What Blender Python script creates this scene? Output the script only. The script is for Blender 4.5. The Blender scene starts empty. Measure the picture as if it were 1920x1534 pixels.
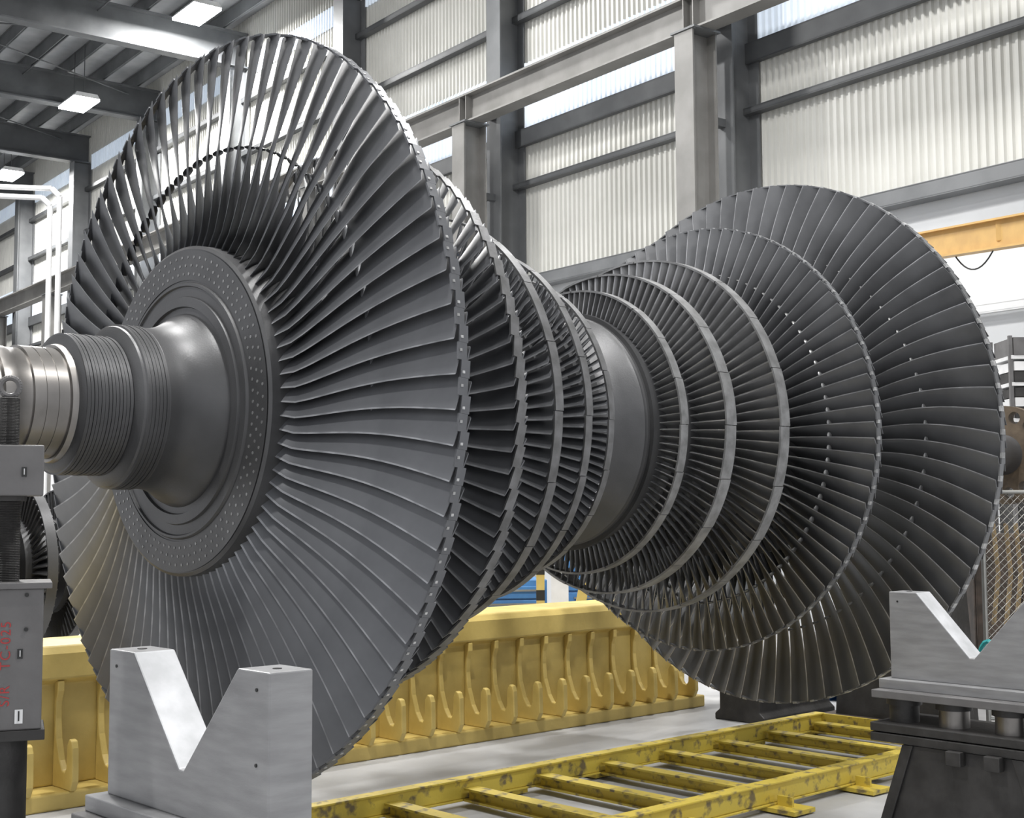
import bpy, math, random
from mathutils import Vector, Matrix
random.seed(4)
sc = bpy.context.scene
COL = sc.collection
R = math.radians
# ------------------------------------------------------------ materials
def mat(name, c1, c2=None, metal=0.0, rough=0.5, scale=6.0, bump=0.0, bscale=40.0, emit=0.0, ecol=None, rvar=0.0, stretch=None, detail=5, contrast=(0.35,0.65)):
    m = bpy.data.materials.new(name); m.use_nodes = True
    nt = m.node_tree; N = nt.nodes; L = nt.links
    b = N["Principled BSDF"]
    b.inputs["Metallic"].default_value = metal
    b.inputs["Roughness"].default_value = rough
    tc = N.new("ShaderNodeTexCoord"); mp = N.new("ShaderNodeMapping")
    L.new(tc.outputs["Object"], mp.inputs[0])
    if stretch: mp.inputs["Scale"].default_value = stretch
    if c2 is None: c2 = tuple(x*0.85 for x in c1)
    nz = N.new("ShaderNodeTexNoise"); nz.inputs["Scale"].default_value = scale; nz.inputs["Detail"].default_value = detail
    L.new(mp.outputs[0], nz.inputs["Vector"])
    cr = N.new("ShaderNodeValToRGB")
    cr.color_ramp.elements[0].position = contrast[0]; cr.color_ramp.elements[1].position = contrast[1]
    cr.color_ramp.elements[0].color = (*c2, 1); cr.color_ramp.elements[1].color = (*c1, 1)
    L.new(nz.outputs["Fac"], cr.inputs[0]); L.new(cr.outputs[0], b.inputs["Base Color"])
    if rvar:
        mr = N.new("ShaderNodeMapRange"); mr.inputs[3].default_value = rough-rvar; mr.inputs[4].default_value = rough+rvar
        L.new(nz.outputs["Fac"], mr.inputs[0]); L.new(mr.outputs[0], b.inputs["Roughness"])
    if bump:
        n2 = N.new("ShaderNodeTexNoise"); n2.inputs["Scale"].default_value = bscale; n2.inputs["Detail"].default_value = 4
        L.new(mp.outputs[0], n2.inputs["Vector"])
        bp = N.new("ShaderNodeBump"); bp.inputs["Strength"].default_value = bump; bp.inputs["Distance"].default_value = 0.01
        L.new(n2.outputs["Fac"], bp.inputs["Height"]); L.new(bp.outputs[0], b.inputs["Normal"])
    if emit:
        b.inputs["Emission Color"].default_value = (*(ecol or c1), 1); b.inputs["Emission Strength"].default_value = emit
    return m

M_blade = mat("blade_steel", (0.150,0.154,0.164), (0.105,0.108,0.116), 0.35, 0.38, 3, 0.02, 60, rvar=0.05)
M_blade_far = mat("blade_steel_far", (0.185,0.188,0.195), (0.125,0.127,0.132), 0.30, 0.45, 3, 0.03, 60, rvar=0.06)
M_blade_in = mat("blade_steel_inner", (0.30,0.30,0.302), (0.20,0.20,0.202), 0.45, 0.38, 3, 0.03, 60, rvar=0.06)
M_edge = mat("edge_highlight_steel", (0.50,0.50,0.51), (0.30,0.30,0.31), 0.6, 0.32, 12)  # brighter tone stands in for the highlight along blade edges
M_edgen = mat("edge_highlight_steel_near", (0.34,0.345,0.36), (0.20,0.205,0.215), 0.5, 0.34, 12)  # same painted edge highlight, near-flow blades
M_body = mat("rotor_steel", (0.105,0.105,0.108), (0.070,0.070,0.072), 0.45, 0.43, 2.5, 0.08, 120, rvar=0.05, detail=9)
M_bright = mat("machined_steel", (0.30,0.285,0.27), (0.20,0.19,0.18), 0.85, 0.34, 4, 0.0)
M_tab = mat("tip_steel", (0.60,0.60,0.60), (0.30,0.30,0.30), 0.5, 0.35, 25)
M_snub = mat("snubber_steel", (0.34,0.34,0.335), (0.20,0.20,0.20), 0.5, 0.35, 20)
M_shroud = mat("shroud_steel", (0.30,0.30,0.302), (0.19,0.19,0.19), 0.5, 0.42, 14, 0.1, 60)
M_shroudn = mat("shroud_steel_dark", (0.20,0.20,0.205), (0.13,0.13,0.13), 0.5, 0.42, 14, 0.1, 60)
M_rivet = mat("rivet_steel", (0.30,0.30,0.30), (0.20,0.20,0.20), 0.5, 0.4, 20)
M_vblock = mat("v_block_steel", (0.32,0.32,0.325), (0.25,0.25,0.255), 0.4, 0.45, 5, 0.06, 90, rvar=0.06, stretch=(1,1,6), detail=10)
M_vface = mat("v_bright_face", (0.52,0.525,0.54), (0.40,0.405,0.415), 0.1, 0.6, 9, 0.05, detail=10)
M_jack = mat("jack_grey_paint", (0.15,0.146,0.146), (0.12,0.116,0.116), 0.2, 0.5, 8, 0.1)
M_dark = mat("dark_steel", (0.05,0.048,0.047), (0.03,0.029,0.028), 0.4, 0.5, 9, 0.2)
M_darkb = mat("dark_brown_steel", (0.10,0.075,0.06), (0.05,0.04,0.032), 0.3, 0.6, 9, 0.2)
M_rust = mat("rusty_flange_steel", (0.115,0.085,0.055), (0.07,0.05,0.033), 0.0, 0.7, 9, 0.2)
M_yel = mat("yellow_paint", (0.58,0.44,0.14), (0.44,0.325,0.095), 0.0, 0.45, 4, 0.1, 30, contrast=(0.3,0.6), detail=9)
M_yeld = mat("yellow_worn_paint", (0.60,0.46,0.07), (0.18,0.14,0.07), 0.1, 0.5, 14, 0.2, 30, contrast=(0.33,0.46), detail=9)
M_floor = mat("concrete", (0.45,0.45,0.45), (0.29,0.29,0.295), 0.0, 0.45, 1.3, 0.08, 20, rvar=0.1, detail=9)
M_wall = mat("corrugated_panel", (0.62,0.615,0.58), (0.54,0.535,0.50), 0.0, 0.5, 0.8, 0, emit=0.02, detail=8)  # faint emission imitates daylight coming through the panels
M_wlow = mat("lower_wall_panel", (0.70,0.71,0.72), (0.66,0.67,0.68), 0.0, 0.5, 1.5)
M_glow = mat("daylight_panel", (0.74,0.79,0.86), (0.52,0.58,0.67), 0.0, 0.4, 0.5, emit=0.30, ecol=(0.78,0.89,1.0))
M_steel = mat("structural_steel_paint", (0.17,0.175,0.18), (0.12,0.125,0.13), 0.1, 0.5, 1.5, detail=10)
M_steeld = mat("structural_steel_dark", (0.11,0.114,0.118), (0.08,0.083,0.087), 0.1, 0.5, 2)
M_steell = mat("crane_column_paint", (0.26,0.253,0.242), (0.185,0.18,0.17), 0.1, 0.5, 1.5, detail=10)
M_deck = mat("roof_deck", (0.42,0.43,0.44), (0.33,0.34,0.35), 0.0, 0.6, 2, emit=0.015)  # slight emission stands in for light bounced up to the roof
M_lamp = mat("lamp_lens", (1,1,1), (1,1,1), 0, 0.4, emit=30, ecol=(0.95,0.98,1.0))
M_white = mat("white_paint", (0.75,0.75,0.75), (0.66,0.66,0.66), 0, 0.4)
M_blue = mat("blue_paint", (0.06,0.20,0.42), (0.05,0.16,0.36), 0, 0.4)
M_orange = mat("crane_orange_paint", (0.62,0.39,0.13), (0.54,0.33,0.11), 0, 0.45)
M_black = mat("black_paint", (0.02,0.02,0.02), (0.015,0.015,0.015), 0, 0.5)
M_red = mat("red_paint", (0.42,0.04,0.04), (0.32,0.03,0.03), 0, 0.5)
M_teal = mat("teal_strap", (0.02,0.33,0.33), (0.02,0.25,0.25), 0, 0.6)
M_zinc = mat("galvanized_wire", (0.36,0.36,0.34), (0.26,0.26,0.25), 0.7, 0.4)
M_rope = mat("tan_rope", (0.36,0.27,0.15), (0.25,0.18,0.1), 0, 0.9)

# ------------------------------------------------------------ mesh builder
class B:
    def __init__(s, M=None):
        s.v=[]; s.f=[]; s.m=[]; s.M = M or Matrix.Identity(4)
    def add(s, vs, fs, mi=0, M=None):
        o=len(s.v)
        T = s.M @ M if M is not None else s.M
        s.v += [T @ Vector(p) for p in vs]
        s.f += [tuple(o+i for i in f) for f in fs]
        s.m += [mi]*len(fs)
        return s
    def box(s, c, d, mi=0, M=None):
        x,y,z=c; a,b,e=d[0]/2,d[1]/2,d[2]/2
        vs=[(x+i*a,y+j*b,z+k*e) for i in(-1,1) for j in(-1,1) for k in(-1,1)]
        return s.add(vs,[(0,1,3,2),(4,6,7,5),(0,4,5,1),(2,3,7,6),(0,2,6,4),(1,5,7,3)],mi,M)
    def prism(s, poly, axis, a0, a1, mi=0, M=None, capmi=None):
        n=len(poly)
        def P(u,v,w):
            return {'x':(w,u,v),'y':(u,w,v),'z':(u,v,w)}[axis]
        vs=[P(u,v,a0) for u,v in poly]+[P(u,v,a1) for u,v in poly]
        s.add(vs,[(i,(i+1)%n,n+(i+1)%n,n+i) for i in range(n)],mi,M)
        s.f += [tuple(len(s.v)-2*n+i for i in range(n))[::-1], tuple(len(s.v)-n+i for i in range(n))]
        s.m += [mi if capmi is None else capmi]*2
        return s
    def cyl(s, p0, p1, r, seg=16, mi=0, r1=None, M=None, caps=True):
        p0=Vector(p0);p1=Vector(p1); d=(p1-p0).normalized(); q=d.to_track_quat('Z','Y')
        r1=r if r1 is None else r1
        vs=[];
        for p,rr in((p0,r),(p1,r1)):
            for i in range(seg):
                a=2*math.pi*i/seg
                vs.append(p+q@Vector((rr*math.cos(a),rr*math.sin(a),0)))
        fs=[(i,(i+1)%seg,seg+(i+1)%seg,seg+i) for i in range(seg)]
        if caps: fs+=[tuple(range(seg))[::-1],tuple(range(seg,2*seg))]
        return s.add(vs,fs,mi,M)
    def tube(s, pts, r, seg=8, mi=0, closed=False):
        for i in range(len(pts)-(0 if closed else 1)):
            s.cyl(pts[i],pts[(i+1)%len(pts)],r,seg,mi)
        return s
    def revolve(s, prof, c, seg=96, mi=0, mis=None, axis='x'):
        vs=[]
        for a,r in prof:
            for i in range(seg):
                t=2*math.pi*i/seg
                vs.append((a,c[1]+r*math.cos(t),c[2]+r*math.sin(t)) if axis=='x' else (c[0]+r*math.cos(t),c[1]+r*math.sin(t),a))
        fs=[];o=len(s.v)
        for k in range(len(prof)-1):
            for i in range(seg):
                j=(i+1)%seg
                fs.append((k*seg+i,(k+1)*seg+i,(k+1)*seg+j,k*seg+j))
        s.add(vs,fs,mi)
        if mis:
            base=len(s.m)-len(fs)
            for k in range(len(prof)-1):
                for i in range(seg): s.m[base+k*seg+i]=mis[k]
        return s
    def build(s, name, mats, parent=None, origin=(0,0,0), smooth=None, bevel=0, **props):
        me=bpy.data.meshes.new(name)
        o=Vector(origin)
        me.from_pydata([tuple(v-o) for v in s.v],[],s.f)
        if not isinstance(mats,(list,tuple)): mats=[mats]
        for m in mats: me.materials.append(m)
        me.polygons.foreach_set("material_index", s.m)
        if smooth:
            me.polygons.foreach_set("use_smooth",[True]*len(me.polygons))
            me.set_sharp_from_angle(angle=R(smooth))
        me.update()
        ob=bpy.data.objects.new(name,me); COL.objects.link(ob)
        ob.location=o
        if parent: setpar(ob,parent)
        if bevel:
            bv=ob.modifiers.new("bevel",'BEVEL'); bv.width=bevel; bv.segments=2; bv.limit_method='ANGLE'; bv.angle_limit=R(40)
        for k,v in props.items(): ob[k]=v
        return ob
def wloc(ob):
    p=Vector(ob.location)
    while ob.parent: ob=ob.parent; p+=Vector(ob.location)
    return p
def setpar(ob,parent):
    l=Vector(ob.location)-wloc(parent)
    ob.parent=parent; ob.location=l
def empty(name, loc, parent=None, **props):
    e=bpy.data.objects.new(name,None); COL.objects.link(e); e.location=loc; e.empty_display_size=0.1
    if parent: setpar(e,parent)
    for k,v in props.items(): e[k]=v
    return e

# ------------------------------------------------------------ frames
F=2500.0
HEAD=R(47)
CAMZ=1.70
fw=Vector((math.cos(HEAD),math.sin(HEAD),0)); rt=Vector((math.sin(HEAD),-math.cos(HEAD),0))
def cam_pt(depth,lat,z): 
    p=fw*depth+rt*lat; return Vector((p.x,p.y,z))
WA=R(84.1)
wd=Vector((math.cos(WA),math.sin(WA),0)); nd=Vector((math.sin(WA),-math.cos(WA),0))
MW=Matrix(((wd.x,-nd.x,0,0),(wd.y,-nd.y,0,0),(0,0,1,0),(0,0,0,1)))   # local (s,-n,z)
def Wp(s,n,z): p=wd*s+nd*n; return Vector((p.x,p.y,z))

# ------------------------------------------------------------ rotor
AY,AZ=5.735,2.20
rotor=empty("turbine_rotor",(5.5,AY,0),label="dark grey double-flow steam turbine rotor with rows of long blades",category="turbine rotor")
def groove(x0,x1,r,n,dr=0.010,fr=0.22,jit=0.0):
    out=[];w=(x1-x0)/n
    for i in range(n):
        a=x0+i*w; rr=r+random.uniform(-jit,jit); ff=fr*random.uniform(0.7,1.6) if jit else fr
        out+=[(a,rr),(a+w*(1-ff),rr),(a+w*(1-ff),r-dr),(a+w,r-dr)]
    return out
prof=[(1.30,0.0),(1.30,0.20),(1.32,0.215),(2.24,0.215),(2.24,0.235),(2.29,0.24),(2.30,0.236),(2.36,0.236),(2.36,0.246)]
prof+=groove(2.36,2.52,0.248,3,0.003,0.10)
prof+=[(2.52,0.262),(2.545,0.268),(2.55,0.295),(2.56,0.31)]
prof+=groove(2.56,2.775,0.319,13,0.005,0.14,0.002)
prof+=[(2.777,0.322),(2.785,0.345),(2.80,0.368),(2.81,0.372)]
prof+=groove(2.815,2.92,0.381,6,0.003,0.14,0.0015)
prof+=[(2.922,0.379),(2.96,0.376),(3.0,0.379),(3.05,0.393),(3.095,0.416),(3.125,0.438),(3.15,0.454),(3.172,0.463),(3.172,0.492),(3.158,0.497),(3.158,0.542),(3.172,0.547),(3.172,0.592),(3.162,0.597),(3.162,0.608)]
prof+=[(3.175,0.616),(3.175,0.775),(3.185,0.79),(3.56,0.80),(3.56,0.70),(3.60,0.66),(3.76,0.60),(3.93,0.64),(3.97,0.80),(4.19,0.80),(4.21,0.66),(4.52,0.66),(4.53,0.76),(4.69,0.76),(4.71,0.66),(4.89,0.66),(4.89,0.74),(5.03,0.74),(5.04,0.66),(5.20,0.66),(5.20,0.72),(5.35,0.72),(5.36,0.70),(5.39,0.62),(5.44,0.575),(5.51,0.56),(5.58,0.575),(5.66,0.63),(5.72,0.685),(5.74,0.695),(5.75,0.685),(5.76,0.70),(5.78,0.70),(5.78,0.725),(5.81,0.725),(5.81,0.71),(5.97,0.72),(5.97,0.66),(6.07,0.66),(6.07,0.74),(6.22,0.74),(6.22,0.66),(6.40,0.66),(6.40,0.76),(6.57,0.76),(6.57,0.66),(6.92,0.66),(6.92,0.80),(7.14,0.80),(7.14,0.66),(7.58,0.66),(7.60,0.79),(7.97,0.79),(7.97,0.62),(8.05,0.50),(8.3,0.38),(8.8,0.36),(8.8,0.30),(9.2,0.28),(9.2,0.22),(9.9,0.22),(10.1,0.16),(11.30,0.16),(11.36,0.18)]
mis=[]
for a,b in zip(prof[:-1],prof[1:]):
    mis.append(1 if a[0]<2.545 or (9.2<=a[0]<9.9) else 0)
Bs=B(); Bs.revolve(prof,(0,AY,AZ),128,0,mis)
Bs.build("shaft",[M_body,M_bright],rotor,(5.5,AY,AZ),smooth=28)
fl=B(); fl.cyl((11.36,AY,AZ),(11.46,AY,AZ),0.44,72)
cf=fl.build("coupling_flange",M_rust,None,(11.41,AY,AZ),label="rusty brown bolted coupling flange")
cut=B()
for i in range(14):
    a=2*math.pi*(i+0.25)/14
    cut.cyl((11.2,AY+0.345*math.cos(a),AZ+0.345*math.sin(a)),(11.6,AY+0.345*math.cos(a),AZ+0.345*math.sin(a)),0.055,20)
co_=cut.build("cutter",M_rust,None,(11.41,AY,AZ))
md=cf.modifiers.new("b",'BOOLEAN'); md.operation='DIFFERENCE'; md.object=co_; md.solver='EXACT'
dg=bpy.context.evaluated_depsgraph_get()
nm=bpy.data.meshes.new_from_object(cf.evaluated_get(dg)); cf.modifiers.clear(); cf.data=nm
bpy.data.objects.remove(co_)
setpar(cf,rotor)

def airfoil(ch,th,cam,n=9):
    up=[];lo=[]
    for i in range(n):
        t=-0.5*math.cos(math.pi*i/(n-1))
        c=cam*(1-4*t*t)*ch
        u=(t+0.5)
        yt=th*ch*(max(0,u)**0.75)*(max(0,1-u)**0.5)*1.55/2+0.0012
        up.append((t*ch,c+yt)); lo.append((t*ch,c-yt))
    return up+lo[::-1][1:-1]
def lerp(a,b,t): return a+(b-a)*t
def blade(st, mirror=1, K=9, tab=None, snub=None, n=9, pitch=0.1, serr=None, edge=3):
    """blade at top (radial +Z); x axial relative to stacking axis"""
    vs=[];fs=[];ms=[]
    ring=None
    for k in range(K):
        t=k/(K-1)
        r=lerp(st['r0'],st['r1'],t)
        ch=lerp(st['c0'],st['c1'],t**0.8); g=R(lerp(st['g0'],st['g1'],t**st.get('ge',0.75))); cm=lerp(st['m0'],st['m1'],min(1,t*1.3)); th=lerp(st['t0'],st['t1'],t**0.7)
        bow=st.get('bow',0)*math.sin(math.pi*t)
        if k==0: r-=0.03
        pts=airfoil(ch,th,cm,n)
        for c,m in pts:
            x=c*math.cos(g)-m*math.sin(g); y=c*math.sin(g)+m*math.cos(g)+bow
            zz=r if k<K-1 else math.sqrt(max(0.01,r*r-y*y))
            vs.append((x*mirror+st.get('dx',0)*mirror*t,y,zz))
        ring=len(pts)
    # edge highlight put into the colour: trailing edge (near flow) or leading edge (far flow)
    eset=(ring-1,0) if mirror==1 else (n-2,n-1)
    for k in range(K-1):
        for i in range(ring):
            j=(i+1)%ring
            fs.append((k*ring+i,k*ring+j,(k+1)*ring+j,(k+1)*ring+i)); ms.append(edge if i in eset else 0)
    fs.append(tuple((K-1)*ring+i for i in range(ring))); ms.append(0)
    def bx(cx,cy,cz,a,b,c,ang,mi):
        o=len(vs); ca,sa=math.cos(ang),math.sin(ang)
        for i in(-1,1):
            for j in(-1,1):
                for k in(-1,1):
                    X=i*a/2;Y=j*b/2
                    vs.append(((X*ca-Y*sa)*mirror+cx*mirror,X*sa+Y*ca+cy,cz+k*c/2))
        for f in [(0,1,3,2),(4,6,7,5),(0,4,5,1),(2,3,7,6),(0,2,6,4),(1,5,7,3)]:
            fs.append(tuple(o+q for q in f)); ms.append(mi)
    dx=st.get('dx',0)
    if tab:
        w,tt,tx=tab
        bx(dx-0.006,-pitch*0.25,st['r1']+0.001,w,pitch*0.5,0.009,R(-5),0)
        bx(dx+0.006,pitch*0.25,st['r1']+0.001,w,pitch*0.5,0.009,R(-5),0)
        for sy in (-0.22,0.16) if tt<0.02 else (-0.12,):
            bx(dx+tx+(0.006 if sy>0 else -0.004),pitch*sy,st['r1']+0.003,tt*1.1,tt,0.012,0,1)
    if snub:
        w=pitch*snub[0]/st['r1']; so=snub[2]; sw=snub[3]
        tb=(snub[0]-st['r0'])/(st['r1']-st['r0']); by=st.get('bow',0)*math.sin(math.pi*tb)
        o=len(vs); q=8
        for sy,sc_ in((-sw,0.5),(-sw*0.4,1.0),(sw*0.4,1.0),(sw,0.5)):
            for i in range(q):
                a=2*math.pi*i/q
                vs.append(((0.024*sc_*math.cos(a)+sy*w*0.25+so)*mirror,sy*w+by,snub[0]+0.009*sc_*math.sin(a)))
        for k in range(3):
            for i in range(q):
                fs.append((o+k*q+i,o+k*q+(i+1)%q,o+(k+1)*q+(i+1)%q,o+(k+1)*q+i)); ms.append(snub[1])
        fs.append(tuple(o+i for i in range(q))); fs.append(tuple(o+3*q+i for i in range(q))); ms+=[snub[1]]*2
    if serr:
        bx(0,0,st['r1'],serr,pitch*1.0,0.010,R(-12),1)
    return vs,fs,ms
def mesh_from(name,vs,fs,ms,mats,ang=35):
    me=bpy.data.meshes.new(name); me.from_pydata(vs,[],fs)
    for m in mats: me.materials.append(m)
    me.polygons.foreach_set("material_index",ms)
    me.polygons.foreach_set("use_smooth",[True]*len(fs)); me.set_sharp_from_angle(angle=R(ang)); me.update()
    return me
NB=82
L0=dict(r0=0.79,r1=1.825,c0=0.34,c1=0.27,g0=27,g1=72,m0=0.08,m1=0.006,t0=0.085,t1=0.022,dx=0.02,ge=0.48,bow=0.04)
pit=2*math.pi*L0['r1']/NB
wh=B(); wh.revolve([(3.171,0.625),(3.171,0.77)],(0,AY,AZ),128)
wheel=wh.build("last_stage_wheel",M_body,rotor,(3.37,AY,AZ),label="last stage bladed wheel with rivet-dotted hub rim")
vs,fs,ms=blade(L0,1,14,tab=(0.045,0.011,-0.012),snub=(1.29,0,0.0,0.52),pitch=pit,n=11)
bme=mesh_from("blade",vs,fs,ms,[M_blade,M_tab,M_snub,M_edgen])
for i in range(NB):
    ob=bpy.data.objects.new("blade",bme); COL.objects.link(ob); ob.parent=wheel; ob.location=(0,0,0)
    ob.rotation_euler=(2*math.pi*(i+0.3)/NB,0,0)
rv=B()
for i in range(NB):
    for k,(rr,off) in enumerate(((0.655,0.0),(0.695,0.35),(0.735,0.7))):
        a=2*math.pi*(i+off)/NB
        y=AY+rr*math.cos(a);z=AZ+rr*math.sin(a)
        rv.cyl((3.169,y,z),(3.19,y,z),0.0072,8)
ro_=rv.build("rivet",M_rivet,wheel,(3.17,AY,AZ)); ro_["kind"]="stuff"
def row(xc,st,n,mirror,mats,label,tab=None,snub=None,serr=None,K=6,npf=7):
    p=2*math.pi*st['r1']/n
    vs,fs,ms=blade(st,mirror,K,tab=tab,snub=snub,pitch=p,serr=serr,n=npf)
    V=[];Fc=[];MM=[]
    for i in range(n):
        a=2*math.pi*i/n; ca,sa=math.cos(a),math.sin(a); o=len(V)
        V+=[(x,y*ca-z*sa,y*sa+z*ca) for x,y,z in vs]
        Fc+=[tuple(o+q for q in f) for f in fs]; MM+=ms
    me=mesh_from("blade_row",V,Fc,MM,mats)
    ob=bpy.data.objects.new("blade_row",me); COL.objects.link(ob); ob.location=(xc,AY,AZ); setpar(ob,rotor)
    ob["kind"]="stuff"; ob["label"]=label
    return ob
def shroud(xc,r,w,nseg,parent,m=None):
    b=B()
    for s_ in range(nseg):
        a0=2*math.pi*(s_+0.006)/nseg; a1=2*math.pi*(s_+0.994)/nseg; q=10; vs=[]
        dxs=0.003 if s_%2 else -0.003
        for i in range(q+1):
            a=a0+(a1-a0)*i/q
            for rr in (r,r+0.012):
                for xx in(-w/2,w/2):
                    vs.append((xc+xx+dxs,AY+rr*math.cos(a),AZ+rr*math.sin(a)))
        fs=[]
        for i in range(q):
            o=i*4
            for (u,v) in((0,1),(1,3),(3,2),(2,0)): fs.append((o+u,o+v,o+4+v,o+4+u))
        fs+=[(0,1,3,2),(4*q,4*q+2,4*q+3,4*q+1)]
        b.add(vs,fs)
    ob=b.build("shroud_band",m or M_shroud,parent,(xc,AY,AZ),smooth=30); ob["kind"]="stuff"
    return ob
S1=dict(r0=0.80,r1=1.42,c0=0.23,c1=0.19,g0=22,g1=62,m0=0.12,m1=0.02,t0=0.13,t1=0.05)
S2=dict(r0=0.76,r1=1.12,c0=0.15,c1=0.125,g0=22,g1=50,m0=0.16,m1=0.08,t0=0.15,t1=0.09)
S3=dict(r0=0.74,r1=0.99,c0=0.115,c1=0.10,g0=22,g1=42,m0=0.17,m1=0.12,t0=0.18,t1=0.13)
S4=dict(r0=0.72,r1=0.86,c0=0.08,c1=0.07,g0=22,g1=34,m0=0.17,m1=0.14,t0=0.2,t1=0.16)
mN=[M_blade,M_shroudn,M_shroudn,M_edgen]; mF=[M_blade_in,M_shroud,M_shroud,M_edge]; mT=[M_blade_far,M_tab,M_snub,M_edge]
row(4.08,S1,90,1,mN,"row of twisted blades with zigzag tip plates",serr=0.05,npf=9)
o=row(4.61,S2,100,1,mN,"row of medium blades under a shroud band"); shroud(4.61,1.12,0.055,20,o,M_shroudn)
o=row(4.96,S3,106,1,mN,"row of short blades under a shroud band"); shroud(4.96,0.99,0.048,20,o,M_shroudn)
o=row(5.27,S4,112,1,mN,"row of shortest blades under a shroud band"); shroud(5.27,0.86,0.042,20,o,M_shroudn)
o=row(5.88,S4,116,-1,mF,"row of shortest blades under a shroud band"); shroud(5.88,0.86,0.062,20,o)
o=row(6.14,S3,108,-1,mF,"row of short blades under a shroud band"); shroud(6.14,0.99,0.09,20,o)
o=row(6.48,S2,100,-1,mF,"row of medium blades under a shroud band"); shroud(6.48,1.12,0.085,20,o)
S1f=dict(S1); S1f['r1']=1.41; S1f['g1']=60; S1f['c1']=0.20
row(7.03,S1f,90,-1,mT,"row of long blades with bright tip tabs and mid-span snubbers",tab=(0.04,0.021,0.01),snub=(1.10,2,0.05,0.30),K=8,npf=11)
L5=dict(L0); L5['r1']=1.82; L5['c0']=0.33; L5['c1']=0.26; L5['g0']=24; L5['g1']=64; L5['m0']=0.13; L5['t0']=0.11; L5['t1']=0.035; L5['ge']=0.65; L5['bow']=0.05
row(7.78,L5,80,-1,mT,"far last stage row of longest blades with bright tip tabs",tab=(0.045,0.034,0.01),snub=(1.33,2,0.065,0.28),K=12,npf=13)

# rotor stands
def rotor_stand(x,rs,label):
    st=empty("bearing_stand",(x,AY,0),label=label,category="stand")
    b=B(); zc=AZ
    poly=[(AY-0.55,0.06),(AY+0.55,0.06),(AY+0.40,zc+0.02),(AY+rs+0.004,zc+0.02)]
    for i in range(0,13):
        a=-math.pi*i/12
        poly.append((AY+(rs+0.004)*math.cos(a),zc+(rs+0.004)*math.sin(a)))
    poly+=[(AY-0.40,zc+0.02)]
    b.prism(poly,'x',x-0.14,x+0.14)
    b.build("cradle",M_dark,st,(x,AY,0.06),smooth=30)
    b=B(); b.box((x,AY,0.03),(0.5,1.3,0.06)); b.build("base_plate",M_darkb,st,(x,AY,0.03))
rotor_stand(1.75,0.215,"dark steel bearing stand under the shaft journal")
rotor_stand(9.6,0.22,"dark steel bearing stand carrying the far journal")

# ------------------------------------------------------------ V blocks
def v_block(x,y,zb,label):
    v=empty("v_block",(x,y,zb-0.05),label=label,category="v-block support")
    hw,ha,th=0.46,0.30,0.07
    poly=[(y-hw,zb),(y+hw,zb),(y+hw,zb+0.45),(y+ha,zb+0.45),(y+0.012,zb+0.135),(y-0.012,zb+0.135),(y-ha,zb+0.45),(y-hw,zb+0.45)]
    b=B(); b.prism(poly,'x',x-th,x+th)
    b.m[3]=1; b.m[5]=1
    b.build("body",[M_vblock,M_vface],v,(x,y,zb),bevel=0.005)
    b=B(); b.box((x,y,zb-0.025),(0.25,1.0,0.05)); b.build("base_plate",M_vblock,v,(x,y,zb-0.03),bevel=0.004)
    for (yy,zz) in((y-hw+0.06,zb+0.40),(y-hw+0.06,zb+0.2),(y+hw-0.05,zb+0.40)):
        b=B(); b.cyl((x-th-0.003,yy,zz),(x-th+0.002,yy,zz),0.005,12); b.build("threaded_hole",M_black,v,(x-th,yy,zz))
    b=B(); b.cyl((x,y+hw-0.08,zb+0.448),(x,y+hw-0.08,zb+0.452),0.015,14); b.build("threaded_hole",M_dark,v,(x,y+hw-0.08,zb+0.45))
    b=B(); b.cyl((x,y-hw+0.07,zb+0.448),(x,y-hw+0.07,zb+0.452),0.013,14); b.build("threaded_hole",M_dark,v,(x,y-hw+0.07,zb+0.45))
    return v
def trestle(x,y,zt,label,w=0.40):
    t=empty("support_trestle",(x,y,0),label=label,category="stand")
    b=B(); b.box((x,y,zt-0.02),(w,1.0,0.04)); b.build("top_plate",M_jack,t,(x,y,zt-0.02),bevel=0.004)
    for dy,m in((0.10,M_bright),(-0.20,M_bright),(0.38,M_dark),(-0.42,M_dark)):
        b=B(); b.cyl((x-0.08,y+dy,zt-0.17),(x-0.08,y+dy,zt-0.04),0.075,28); b.build("jack_cylinder",m,t,(x,y+dy,zt-0.16),smooth=30)
        b=B(); b.cyl((x-0.08,y+dy,zt-0.075),(x-0.08,y+dy,zt-0.04),0.09,28); b.build("jack_collar",M_dark,t,(x,y+dy,zt-0.05),smooth=30)
    for k in range(2):
        z=zt-0.185-0.05*k
        b=B(); b.box((x,y,z),(w+0.04,1.0,0.045)); b.build("stack_plate",M_dark,t,(x,y,z),bevel=0.006)
    zl=zt-0.26
    b=B()
    for sx in(-1,1):
        xa=x+sx*(w/2-0.02)
        b.prism([(y-0.50,0.0),(y+0.50,0.0),(y+0.32,zl),(y-0.32,zl)],'x',xa-0.02,xa+0.02)
        for sy in(-1,1):
            b.prism([(y+sy*0.50,0.0),(y+sy*0.44,0.0),(y+sy*0.26,zl),(y+sy*0.32,zl)],'x',xa+sx*0.02,xa+sx*0.035)
    b.box((x,y+0.25,zl/2),(w-0.1,0.04,zl)); b.box((x,y-0.25,zl/2),(w-0.1,0.04,zl)); b.box((x,y,zl*0.5),(w-0.1,0.5,0.05))
    b.build("frame",M_dark,t,(x,y,0),bevel=0.004)
    for dy in(-0.18,0.02):
        b=B(); b.box((x-w/2-0.03,y+dy,zl-0.03),(0.05,0.08,0.07)); b.build("clamp",M_dark,t,(x,y+dy,zl),bevel=0.004)
ZB=0.83
V1=(2.045,3.53)
v_block(*V1,ZB,"light grey machined steel V-block on a steel base plate")
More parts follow.
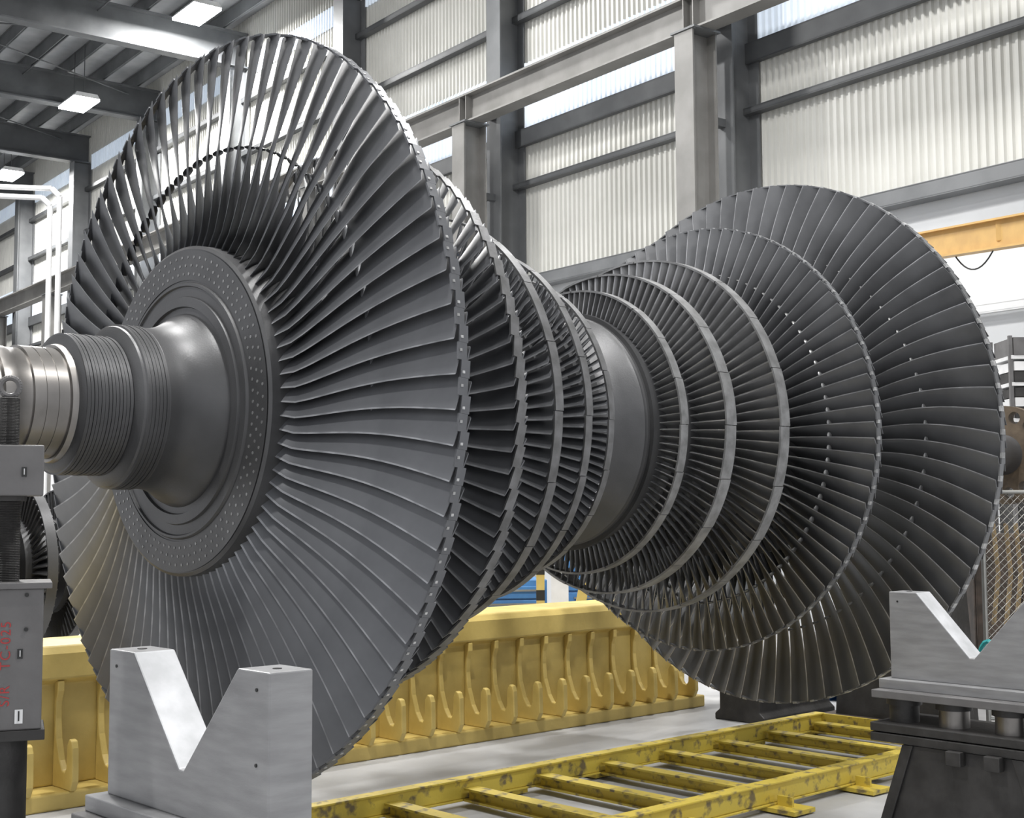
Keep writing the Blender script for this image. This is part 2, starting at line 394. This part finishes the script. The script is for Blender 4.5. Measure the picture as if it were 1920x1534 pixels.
trestle(*V1,ZB-0.05,"dark steel trestle carrying a V-block",0.34)
v_block(6.35,3.37,ZB,"light grey steel V-block on a black trestle with a teal strap")
trestle(6.35,3.37,ZB-0.05,"black steel trestle with jack cylinders under a V-block")
b=B(); 
pts=[Vector((6.51+0.01*math.cos(a),3.40+0.06*math.cos(a),ZB-0.05+0.133+0.12*math.sin(a))) for a in [i*2*math.pi/16 for i in range(16)]]
b.tube(pts,0.012,6,closed=True); b.build("lifting_strap",M_teal,None,(6.51,3.40,ZB-0.05),label="teal lifting strap coiled beside a V-block",category="strap")

# ------------------------------------------------------------ jack stand
jx=cam_pt(4.0,-1.512,0)
JM=Matrix.Translation(jx)@Matrix.Rotation(R(67.5-90),4,'Z')
jk=empty("jack_stand",jx,label="grey painted screw jack stand with red stencilled lettering",category="jack stand")
def jb(name,fn,m,**k):
    b=B(JM); fn(b); return b.build(name,m,jk,jx,**k)
def ring(b):
    pts=[(0.0+0.028*math.cos(a),0,2.088+0.028*math.sin(a)) for a in [2*math.pi*i/24 for i in range(24)]]
    b.tube(pts,0.009,8,closed=True)
jb("eye_ring",ring,M_jack,smooth=40)
def rod(b,z0,z1,r,n):
    pr=[]
    for i in range(n):
        z=z0+(z1-z0)*i/n; h=(z1-z0)/n
        pr+=[(z,r*0.94),(z+h*0.5,r)]
    pr+=[(z1,r*0.94),(z1,0)]
    b.revolve([(z0,0)]+pr,(0,0,0),24,axis='z')
jb("threaded_rod",lambda b:rod(b,1.90,2.055,0.03,34),M_dark)
jb("cross_block",lambda b:b.box((0,0,1.835),(0.20,0.16,0.15)),M_jack,bevel=0.004)
jb("lower_threaded_rod",lambda b:rod(b,1.505,1.765,0.040,52),M_dark)
jb("collar",lambda b:b.cyl((0,0,1.745),(0,0,1.765),0.055,24),M_dark)
jb("cap_plate",lambda b:b.box((0.01,0,1.497),(0.24,0.22,0.018)),M_jack,bevel=0.002)
jb("column_box",lambda b:b.box((0,0,1.285),(0.215,0.19,0.41)),M_jack,bevel=0.005)
jb("bottom_plate",lambda b:b.box((0,0,1.065),(0.235,0.20,0.03)),M_dark,bevel=0.002)
jb("lower_column",lambda b:b.cyl((0,0,0.02),(0,0,1.05),0.072,32),M_dark,smooth=30)
jb("base_plate",lambda b:b.box((0,0,0.01),(0.22,0.22,0.02)),M_dark)
for zz in(1.37,1.47): jb("lock_pin",lambda b:b.cyl((0.06,-0.101,zz),(0.06,-0.093,zz),0.006,10),M_black)
def text(body,size,lx,lz,rot,m,ly=-0.0965):
    cu=bpy.data.curves.new("txt",'FONT'); cu.body=body; cu.size=size; cu.extrude=0.0006
    cu.align_x='CENTER'; cu.align_y='CENTER'; cu.space_character=1.15
    t=bpy.data.objects.new("txt",cu); COL.objects.link(t)
    dg=bpy.context.evaluated_depsgraph_get(); me=bpy.data.meshes.new_from_object(t.evaluated_get(dg))
    bpy.data.objects.remove(t)
    M=Matrix.Translation(-jx)@JM@Matrix.Translation((lx,ly,lz))@Matrix.Rotation(R(90),4,'X')@Matrix.Rotation(rot,4,'Z')
    me.transform(M); me.materials.clear(); me.materials.append(m)
    ob=bpy.data.objects.new("stencil_text",me); COL.objects.link(ob); ob.parent=jk
    return ob
text("TC-025",0.040,0.006,1.325,R(90),M_red)
text("S/R",0.040,0.006,1.18,R(90),M_red)
jb("number_label",lambda b:b.box((0.045,-0.0965,1.12),(0.022,0.003,0.040)),M_white)
text("1",0.042,0.045,1.12,0,M_black,-0.099)
jb("number_label",lambda b:b.box((0.045,-0.0815,1.83),(0.014,0.003,0.028)),M_black)
text("1",0.026,0.045,1.83,0,M_white,-0.084)
jb("number_label",lambda b:b.box((0.045,-0.0965,1.30),(0.015,0.003,0.028)),M_black)
text("1",0.026,0.045,1.30,0,M_white,-0.099)

# ------------------------------------------------------------ yellow hook beam
YB=7.78
hb=empty("hook_rack_beam",(5.6,YB+0.25,0),label="long yellow painted steel rack beam with rows of hooks",category="rack beam")
b=B(); x0,x1=1.7,9.35
b.prism([(YB,0.10),(YB,0.70),(YB-0.06,0.73),(YB-0.06,0.88),(YB-0.03,0.93),(YB+0.5,0.93),(YB+0.5,0.10)],'x',x0,x1)
b.box(((x0+x1)/2,YB+0.15,0.05),(x1-x0,0.75,0.10))
b.build("beam_body",M_yel,hb,(5.6,YB+0.25,0),bevel=0.012)
rib=[(0.0,0.72),(-0.058,0.72),(-0.058,0.66),(-0.035,0.60),(-0.03,0.50),(-0.045,0.38),(-0.09,0.26),(-0.13,0.205),(-0.165,0.20),(-0.185,0.23),(-0.19,0.36),(-0.215,0.40),(-0.25,0.39),(-0.265,0.35),(-0.27,0.16),(-0.24,0.10),(0.0,0.10)]
first=None; xh=1.9
while xh<9.25:
    if first is None:
        b=B(); b.prism(rib,'x',-0.021,0.021)
        ob=b.build("hook",M_yel,None,(0,0,0),bevel=0.008); ob.location=(xh,YB,0); setpar(ob,hb); first=ob
    else:
        ob=first.copy(); COL.objects.link(ob); ob.parent=hb; ob.location=Vector((xh,YB,0))-Vector(hb.location)
    xh+=0.27
# ------------------------------------------------------------ yellow floor track
ty0,ty1=4.70,6.02; TX=8.85
tr=empty("floor_track",(6.0,5.3,0),label="worn yellow steel ladder-frame track lying on the floor",category="floor track")
def chan(b,x0,x1,y):
    b.box(((x0+x1)/2,y,0.155),(x1-x0,0.09,0.012)); b.box(((x0+x1)/2,y,0.041),(x1-x0,0.09,0.012)); b.box(((x0+x1)/2,y-0.02,0.098),(x1-x0,0.02,0.10))
for yy in(ty0,ty1):
    b=B(); chan(b,2.6,TX,yy); b.build("side_rail",M_yeld,tr,(5.8,yy,0.03),bevel=0.003)
xx=2.9
while xx<TX-0.1:
    b=B(); b.box((xx,(ty0+ty1)/2,0.105),(0.10,ty1-ty0-0.1,0.012)); b.box((xx,(ty0+ty1)/2,0.07),(0.02,ty1-ty0-0.1,0.06)); b.box((xx,(ty0+ty1)/2,0.041),(0.10,ty1-ty0-0.1,0.012))
    b.build("cross_member",M_yeld,tr,(xx,5.3,0.03)); xx+=0.58
b=B(); b.box((TX-0.02,(ty0+ty1)/2,0.098),(0.03,ty1-ty0-0.05,0.12)); b.build("end_member",M_yeld,tr,(TX,5.3,0.03))
xx=3.2
while xx<TX:
    for yy in (ty0-0.10,ty1+0.1):
        b=B(); b.box((xx,yy,0.022),(0.20,0.26,0.024)); b.box((xx,yy,0.06),(0.02,0.1,0.06)); b.build("foot_plate",M_yeld,tr,(xx,yy,0.01))
    xx+=0.8
# low items under the far wheel
q=cam_pt(11.35,2.2,0)
MB_=Matrix.Translation(q)
mb=empty("machine_pedestal",q,label="dark steel machine pedestal resting on the concrete floor",category="pedestal")
b=B(MB_); b.prism([(-0.25,0),(0.25,0),(0.25,0.05),(0.2,0.09),(0.2,0.24),(-0.2,0.24),(-0.2,0.09),(-0.25,0.05)],'x',-0.5,0.5); b.build("body",M_dark,mb,q,bevel=0.01)
for dx in(-0.35,0,0.35):
    b=B(MB_); b.box((dx,0,0.27),(0.12,0.3,0.06)); b.build("pad",M_darkb,mb,q,bevel=0.005)
q=cam_pt(12.4,3.5,0); MB_=Matrix.Translation(q)
bp_=empty("steel_pallet",q,label="low blue painted steel pallet on the floor",category="pallet")
for dy in(-0.35,0,0.35):
    b=B(MB_); b.box((0,dy,0.05),(1.3,0.08,0.10)); b.build("runner",M_blue,bp_,q)
b=B(MB_); b.box((0,0,0.115),(1.3,0.85,0.03)); b.build("deck",M_blue,bp_,q,bevel=0.005)

# ------------------------------------------------------------ second rotor behind
r2=empty("small_rotor",(4.75,10.4,0),label="smaller dark bladed turbine rotor on a stand",category="turbine rotor")
def small_wheel(x,r,ri,n):
    b=B(); ay,az=10.4,1.30
    b.revolve([(x-0.10,0.2),(x-0.10,ri),(x+0.10,ri),(x+0.10,0.2)],(0,ay,az),48)
    for i in range(n):
        a=2*math.pi*i/n; M=Matrix.Translation((x,ay,az))@Matrix.Rotation(a,4,'X')@Matrix.Translation((0,0,(r+ri)/2))@Matrix.Rotation(R(40),4,'Z')
        b.box((0,0,0),(0.13,0.012,r-ri),0,M)
    b.revolve([(x-0.04,r),(x-0.04,r+0.012),(x+0.04,r+0.012),(x+0.04,r),(x-0.04,r)],(0,ay,az),64)
    b.build("blade_wheel",M_body,r2,(x,ay,az),smooth=30)
for x,r in((4.0,0.70),(4.35,0.66),(4.7,0.60),(5.0,0.52),(5.3,0.46)): small_wheel(x,r,r*0.62,64)
b=B(); b.revolve([(2.9,0),(2.9,0.14),(3.7,0.14),(3.75,0.24),(5.6,0.24),(5.7,0.14),(6.5,0.14),(6.5,0)],(0,10.4,1.30),40); b.build("shaft",M_body,r2,(4.7,10.4,1.3),smooth=30)
for x in(3.2,6.2):
    b=B(); b.prism([(10.0,0),(10.8,0),(10.62,1.17),(10.18,1.17)],'x',x-0.1,x+0.1)
    b.build("rotor_cradle",M_darkb,r2,(x,10.4,0))

# ------------------------------------------------------------ hall
S0,S1_,NW=-8.0,62.0,15.0
ZS=5.85
b=B(MW); b.box(((S0+S1_)/2,-0.5,-0.05),(S1_-S0+2,33,0.1)); b.build("floor",M_floor,None,kind="structure")
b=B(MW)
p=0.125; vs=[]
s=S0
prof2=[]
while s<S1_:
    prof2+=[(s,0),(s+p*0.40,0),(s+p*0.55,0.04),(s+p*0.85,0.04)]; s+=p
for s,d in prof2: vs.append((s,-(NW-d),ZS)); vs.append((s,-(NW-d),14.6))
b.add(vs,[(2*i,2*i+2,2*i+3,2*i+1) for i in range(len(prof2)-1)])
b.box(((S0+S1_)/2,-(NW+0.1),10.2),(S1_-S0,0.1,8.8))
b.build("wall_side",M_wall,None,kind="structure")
b=B(MW); b.box(((S0+S1_)/2,-(NW+0.05),2.9),(S1_-S0,0.1,6.0)); b.build("wall_lower",M_wlow,None,kind="structure")
b=B(MW); b.box((S1_+0.1,-0.5,7.3),(0.2,31,14.6)); b.build("wall_end",M_wlow,None,kind="structure")
b=B(MW); b.box(((S0+S1_)/2,-0.5,14.7),(S1_-S0,31,0.1)); b.build("ceiling",M_deck,None,kind="structure")
cs=[13.7+5.8*k for k in range(-2,9)]
tn=1
def trim(bd,m,bevel=0):
    global tn
    o=bd.build("trim_%d"%tn,m,None,kind="structure"); tn+=1; return o
def hcol(b,s,n0,n1,w,z0,z1,tf=0.03,mi=0):
    b.box((s,-(n0+tf/2),(z0+z1)/2),(w,tf,z1-z0),mi); b.box((s,-(n1-tf/2),(z0+z1)/2),(w,tf,z1-z0),mi); b.box((s,-(n0+n1)/2,(z0+z1)/2),(0.03,n1-n0-2*tf,z1-z0),mi)
for s in cs:
    c=empty("steel_column",Wp(s,14.2,0),label="grey painted steel H-column carrying the crane girder along the wall",category="column",group="columns along the side wall")
    b=B(MW); hcol(b,s,13.55,14.05,0.38,0,8.75); b.build("crane_column",M_steell,c,Wp(s,13.8,0))
    b=B(MW); hcol(b,s,14.35,14.94,0.42,0,13.2); b.build("building_column",M_steel,c,Wp(s,14.6,0))
    for z in(2.5,5,7.5):
        b=B(MW); b.box((s,-14.2,z),(0.12,0.32,0.12)); b.build("tie_bracket",M_steeld,c,Wp(s,14.2,z))
    b=B(MW); b.box((s,-14.2,9.1),(0.2,0.4,0.25)); b.build("tie_bracket",M_steeld,c,Wp(s,14.2,9.1))
    b=B(MW); b.box((s,-13.8,8.77),(0.5,0.55,0.03)); 
    for ds in(-0.2,0.2):
        for dn in(-0.22,0.22): b.cyl((s+ds,-13.8+dn,8.74),(s+ds,-13.8+dn,8.80),0.02,6)
    b.build("seat_plate",M_steel,c,Wp(s,13.8,8.77))
g=empty("crane_girder",Wp(27,13.8,8.8),label="long grey steel crane runway girder on the wall columns",category="crane girder")
b=B(MW); L_=S1_-S0; sc_=(S0+S1_)/2
b.box((sc_,-13.8,8.80),(L_,0.32,0.03)); b.box((sc_,-13.8,9.30),(L_,0.32,0.03)); b.box((sc_,-13.8,9.05),(L_,0.03,0.50))
for s in cs:
    for ds in(-0.1,0.1): b.box((s+ds,-13.8,9.05),(0.02,0.30,0.48))
b.build("girder",M_steell,g,Wp(27,13.8,8.8))
b=B(MW); b.box((sc_,-13.8,9.35),(L_,0.07,0.08)); b.build("crane_rail",M_steeld,g,Wp(27,13.8,9.5))
def girt(n,z,h,d,m):
    b=B(MW); b.box((sc_,-(n-d/2),z),(L_,d,0.02)); b.box((sc_,-(n-0.01),z+h/2),(L_,0.02,h)); b.box((sc_,-(n-d/2),z+h),(L_,d,0.02)); b.box((sc_,-(n-d+0.01),z+h/2),(L_,0.02,h)); trim(b,m)
girt(14.94,5.80,0.20,0.25,M_steel)
girt(14.94,7.72,0.08,0.16,M_steeld)
girt(14.94,8.52,0.30,0.10,M_steeld)
girt(14.94,10.9,0.10,0.16,M_steeld)
girt(14.94,12.3,0.10,0.16,M_steeld)
girt(14.94,4.2,0.10,0.12,M_white)
wn=1
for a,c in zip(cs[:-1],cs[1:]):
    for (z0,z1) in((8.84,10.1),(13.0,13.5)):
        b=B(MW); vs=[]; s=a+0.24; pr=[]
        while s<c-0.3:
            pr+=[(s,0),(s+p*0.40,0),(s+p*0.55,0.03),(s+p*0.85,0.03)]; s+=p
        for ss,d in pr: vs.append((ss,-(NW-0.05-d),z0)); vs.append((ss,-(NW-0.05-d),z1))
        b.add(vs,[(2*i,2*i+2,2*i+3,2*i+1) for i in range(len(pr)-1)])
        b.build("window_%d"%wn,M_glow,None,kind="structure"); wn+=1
for s in cs:
    b=B(MW); b.box((s,0.0,13.22),(0.35,29.8,0.04)); b.box((s,0.0,14.1),(0.35,29.8,0.04)); b.box((s,0,13.66),(0.03,29.8,0.86))
    b.build("roof_beam",M_steeld,None,Wp(s,0,13.2),label="dark grey steel roof I-beam spanning the hall",category="roof beam",group="roof beams")
for i in range(28):
    n=14.3-1.02*i
    b=B(MW); b.box((sc_,-n,14.22),(L_,0.07,0.02)); b.box((sc_,-n,14.40),(L_,0.02,0.38)); b.box((sc_,-n,14.6),(L_,0.07,0.02)); trim(b,M_steel)
for k,(sA,nA,sB,nB) in enumerate(((31.1,14,36.9,2),(36.9,14,31.1,2),(36.9,14,42.7,4),(25.3,12,31.1,3),(42.7,14,36.9,4),(20,8,60,8.2),(20,11,60,11),(20,5.5,60,5.3))):
    b=B(); b.cyl(Wp(sA,nA,13.9),Wp(sB,nB,13.9),0.022,8); trim(b,M_steeld)
def lamp(depth,lat,z=13.85,pw=950):
    p_=cam_pt(depth,lat,z)
    L=empty("high_bay_lamp",p_,label="bright rectangular high-bay lamp hanging from the roof",category="ceiling lamp",group="high bay lamps")
    T=Matrix.Translation(p_)@Matrix.Rotation(WA,4,'Z')
    b=B(T); b.prism([(-0.36,0),(0.36,0),(0.28,0.12),(-0.28,0.12)],'x',-0.65,0.65); b.build("housing",M_white,L,p_)
    b=B(T); b.box((0,0,-0.03),(1.28,0.7,0.06)); b.build("lens",M_lamp,L,p_)
    for hx in(0.4,-0.4):
        b=B(T); b.cyl((hx,0,0.1),(hx,0,14.6-z),0.012,6); b.build("hanger_rod",M_steeld,L,p_)
    ld=bpy.data.lights.new("lamp_light",'AREA'); ld.shape='RECTANGLE'; ld.size=1.1; ld.size_y=0.55; ld.energy=pw; ld.color=(1.0,0.99,0.97)
    lo=bpy.data.objects.new("lamp_light",ld); COL.objects.link(lo); lo.location=p_-Vector((0,0,0.08)); setpar(lo,L)
lamp(36.0,-11.9,13.05,1500); lamp(43.5,-16.7,13.0,1500); lamp(31.5,-7.6,13.85,1500)
lamp(20,-10,13.6,2000)
for d,l in((22,-3),(22,6),(12,-5),(12,4),(5,-1),(3,6),(2,-7)): lamp(d,l)

# ------------------------------------------------------------ white pipes
pb=cam_pt(24,-8.3,0)
def zat(y,D): return CAMZ+(963-y)/F*D
pp=empty("white_pipe_run",pb,label="white painted vertical pipes with elbow beside a column",category="pipe")
for off in(0,0.17):
    b=B(); q=cam_pt(24,-8.42+off,0)
    q2=cam_pt(24,-11-off,0); 
    pts=[Vector((q.x,q.y,0)),Vector((q.x,q.y,7.35+off)),Vector((q.x,q.y,7.5+off))-rt*0.15, Vector((q2.x,q2.y,7.62+off))]
    b.tube(pts,0.05,12); b.build("pipe",M_white,pp,pb,smooth=40)

# ------------------------------------------------------------ jib crane
def PX(x,y,D): return cam_pt(D,(x-960)/F*D,zat(y,D))
a=PX(1690,445,14.5); c=PX(2130,364,11.2)
jc=empty("jib_crane",(c.x,c.y,0),label="orange-yellow jib crane arm with drooping cable",category="jib crane")
d=(c-a).normalized(); up=Vector((0,0,1))
b=B()
for dz,h,w in((0,0.02,0.14),(-0.28,0.02,0.14)):
    q=d.cross(up).normalized()*w/2
    vs=[a+q+up*dz,a-q+up*dz,c-q+up*dz,c+q+up*dz]; vs+= [v-up*h for v in vs]
    b.add(vs,[(0,1,2,3),(4,7,6,5),(0,4,5,1),(1,5,6,2),(2,6,7,3),(3,7,4,0)])
q=d.cross(up).normalized()*0.01
vs=[a+q,a-q,c-q,c+q]; vs+=[v-up*0.28 for v in vs]
b.add(vs,[(0,1,2,3),(4,7,6,5),(0,4,5,1),(1,5,6,2),(2,6,7,3),(3,7,4,0)])
b.build("arm",M_orange,jc,jc.location)
b=B(); c2=Vector((c.x,c.y,0)); b.cyl(c2,(c.x,c.y,c.z+0.1),0.14,20); b.build("mast",M_orange,jc,jc.location,smooth=30)
b=B(); e0=PX(1800,476,13.6); e1=PX(1880,460,12.9)
pts=[]
for i in range(13):
    t=i/12; pts.append(e0.lerp(e1,t)-up*(0.2*4*t*(1-t)))
b.tube(pts,0.008,6); b.build("cable",M_black,jc,jc.location)
b=B(); h=PX(1898,432,12.8); b.box((h.x,h.y,h.z),(0.12,0.12,0.2)); b.build("trolley",M_orange,jc,jc.location)

# ------------------------------------------------------------ right background
rc=cam_pt(15,(1945-960)/F*15,0); MR=Matrix.Translation(rc)@Matrix.Rotation(R(47-90),4,'Z')
rk=empty("storage_rack",rc,label="grey storage rack with stacked light and dark slatted cases",category="rack")
def rb(name,fn,m): 
    b=B(MR); fn(b); return b.build(name,m,rk,rc)
for sx in(-0.38,0.92):
    for sy in(-0.3,0.3): rb("post",lambda b:b.box((sx,sy,1.82),(0.04,0.04,3.64)),M_jack)
for z in(0.3,1.2,2.1,2.7,3.1,3.4):
    rb("shelf",lambda b:b.box((0.27,0,z),(1.3,0.65,0.04)),M_white if z>2.5 else M_jack)
for z,h,m in((3.42,0.20,M_jack),(3.12,0.12,M_dark),(3.25,0.10,M_white),(2.72,0.12,M_dark),(2.85,0.10,M_white),(2.96,0.10,M_dark),(2.12,0.20,M_white),(2.33,0.28,M_dark),(1.22,0.82,M_dark),(0.32,0.8,M_darkb)):
    rb("case",lambda b:b.box((0.27,-0.03,z+h/2),(1.24,0.6,h)),m)
cg=empty("wire_cage",cam_pt(10.6,4.0,0),label="galvanized chain-link cage fence with hanging tan ropes",category="cage")
c0=cam_pt(10.6,3.72,0); MC=Matrix.Translation(c0)@Matrix.Rotation(R(47-90),4,'Z')
b=B(MC); 
for x in(0,1.0): b.cyl((x,0,0),(x,0,1.85),0.02,10)
for z in(0.08,1.85): b.cyl((0,0,z),(1.0,0,z),0.015,10)
b.build("cage_frame",M_zinc,cg,c0)
b=B(MC); st=0.06
def clip(xa,xb):
    dx=xb-xa
    ta=(0-xa)/dx; tb=(1.0-xa)/dx
    return max(0,min(ta,tb)),min(1,max(ta,tb))
for i in range(-60,60):
    x=i*st
    for sg in(1,-1):
        za,zb_=0.08,1.85
        xa=x if sg==1 else x+0.03; xb=xa+sg*(zb_-za)
        t0,t1=clip(xa,xb)
        if t1>t0: b.cyl((xa+(xb-xa)*t0,0,za+(zb_-za)*t0),(xa+(xb-xa)*t1,0,za+(zb_-za)*t1),0.0025,4,caps=False)
b.build("chain_link_mesh",M_zinc,cg,c0)
for x in(0.12,0.22,0.3,0.5):
    b=B(MC); b.tube([(x,0.10,1.6),(x+0.03,0.10,1.2),(x-0.02,0.10,0.8)],0.018,6); b.build("rope",M_rope,cg,c0)
bn=cam_pt(11.9,4.40,0); MBn=Matrix.Translation(bn)@Matrix.Rotation(R(47-90),4,'Z')
bc=empty("machine_cabinet",bn,label="dark brown machine cabinet behind the wire cage",category="cabinet")
b=B(MBn); b.box((0,0,0.75),(0.8,0.5,1.5)); b.build("body",M_darkb,bc,bn,bevel=0.02)
for x in(-0.2,0.2):
    b=B(MBn); b.box((x,-0.26,0.75),(0.38,0.02,1.4)); b.build("door",M_darkb,bc,bn,bevel=0.01)

# ------------------------------------------------------------ mid background
def cabinet(depth,lat,w,h,label):
    q=cam_pt(depth,lat,0); M=Matrix.Translation(q)@Matrix.Rotation(R(47-90+8),4,'Z')
    c=empty("tool_cabinet",q,label=label,category="tool cabinet",group="blue tool cabinets")
    b=B(M); b.box((0,0,h/2),(w,0.6,h)); b.build("body",M_blue,c,q,bevel=0.01)
    n=6
    for k in range(n):
        z=0.08+(h-0.14)*(k+0.5)/n
        b=B(M); b.box((0,-0.31,z),(w*0.92,0.03,(h-0.14)/n*0.88)); dr=b.build("drawer",M_blue,c,q,bevel=0.005)
        b=B(M); b.box((0,-0.335,z+0.02),(w*0.7,0.02,0.02)); b.build("handle",M_zinc,dr,q)
cabinet(14.5,-0.05,0.75,1.0,"blue steel tool cabinet with many drawers")
cabinet(15.5,-0.95,0.75,1.15,"blue steel tool cabinet with many drawers")
cabinet(15.5,0.9,0.75,1.25,"blue steel tool cabinet with many drawers")
q=cam_pt(13.2,0.27,0)
ba=empty("striped_barrier",q,label="yellow safety barrier post with black stripes and sign board",category="barrier")
MQ=Matrix.Translation(q)@Matrix.Rotation(R(47-90),4,'Z')
b=B(MQ); b.box((0,0,0.6),(0.08,0.08,1.2)); b.box((0.55,0,0.6),(0.08,0.08,1.2)); b.box((0.27,0,0.2),(0.55,0.06,0.08))
b.build("frame",M_yel,ba,q)
for x in(0,0.55):
    for z in(0.15,0.4,0.65,0.9,1.15):
        b=B(MQ); b.box((x,0,z),(0.084,0.084,0.10)); b.build("stripe",M_black,ba,q)
b=B(MQ); b.box((0.19,-0.02,0.95),(0.17,0.02,0.34)); b.build("sign_board",M_white,ba,q)
b=B(MQ)
b.prism([(0.28,0.5),(0.38,0.5),(0.5,1.1),(0.4,1.1)],'y',-0.03,0.0); b.build("brace",M_yel,ba,q)

# ------------------------------------------------------------ camera & light
cam=bpy.data.cameras.new("camera"); co=bpy.data.objects.new("camera",cam); COL.objects.link(co)
cam.sensor_width=36; cam.sensor_fit='HORIZONTAL'; cam.lens=36*F/1920; cam.clip_end=300
pt=math.atan((963-767)/F)
dirv=Vector((fw.x*math.cos(pt),fw.y*math.cos(pt),math.sin(pt)))
qt=dirv.to_track_quat('-Z','Y')
co.matrix_world=Matrix.Translation((0,0,CAMZ))@qt.to_matrix().to_4x4()@Matrix.Rotation(R(-0.3),4,'Z')
sc.camera=co
w=bpy.data.worlds.new("world"); sc.world=w; w.use_nodes=True
bg=w.node_tree.nodes["Background"]; bg.inputs[0].default_value=(0.94,0.96,1.0,1); bg.inputs[1].default_value=1.0
sc.view_settings.view_transform='Standard'
sc.view_settings.exposure=0.0
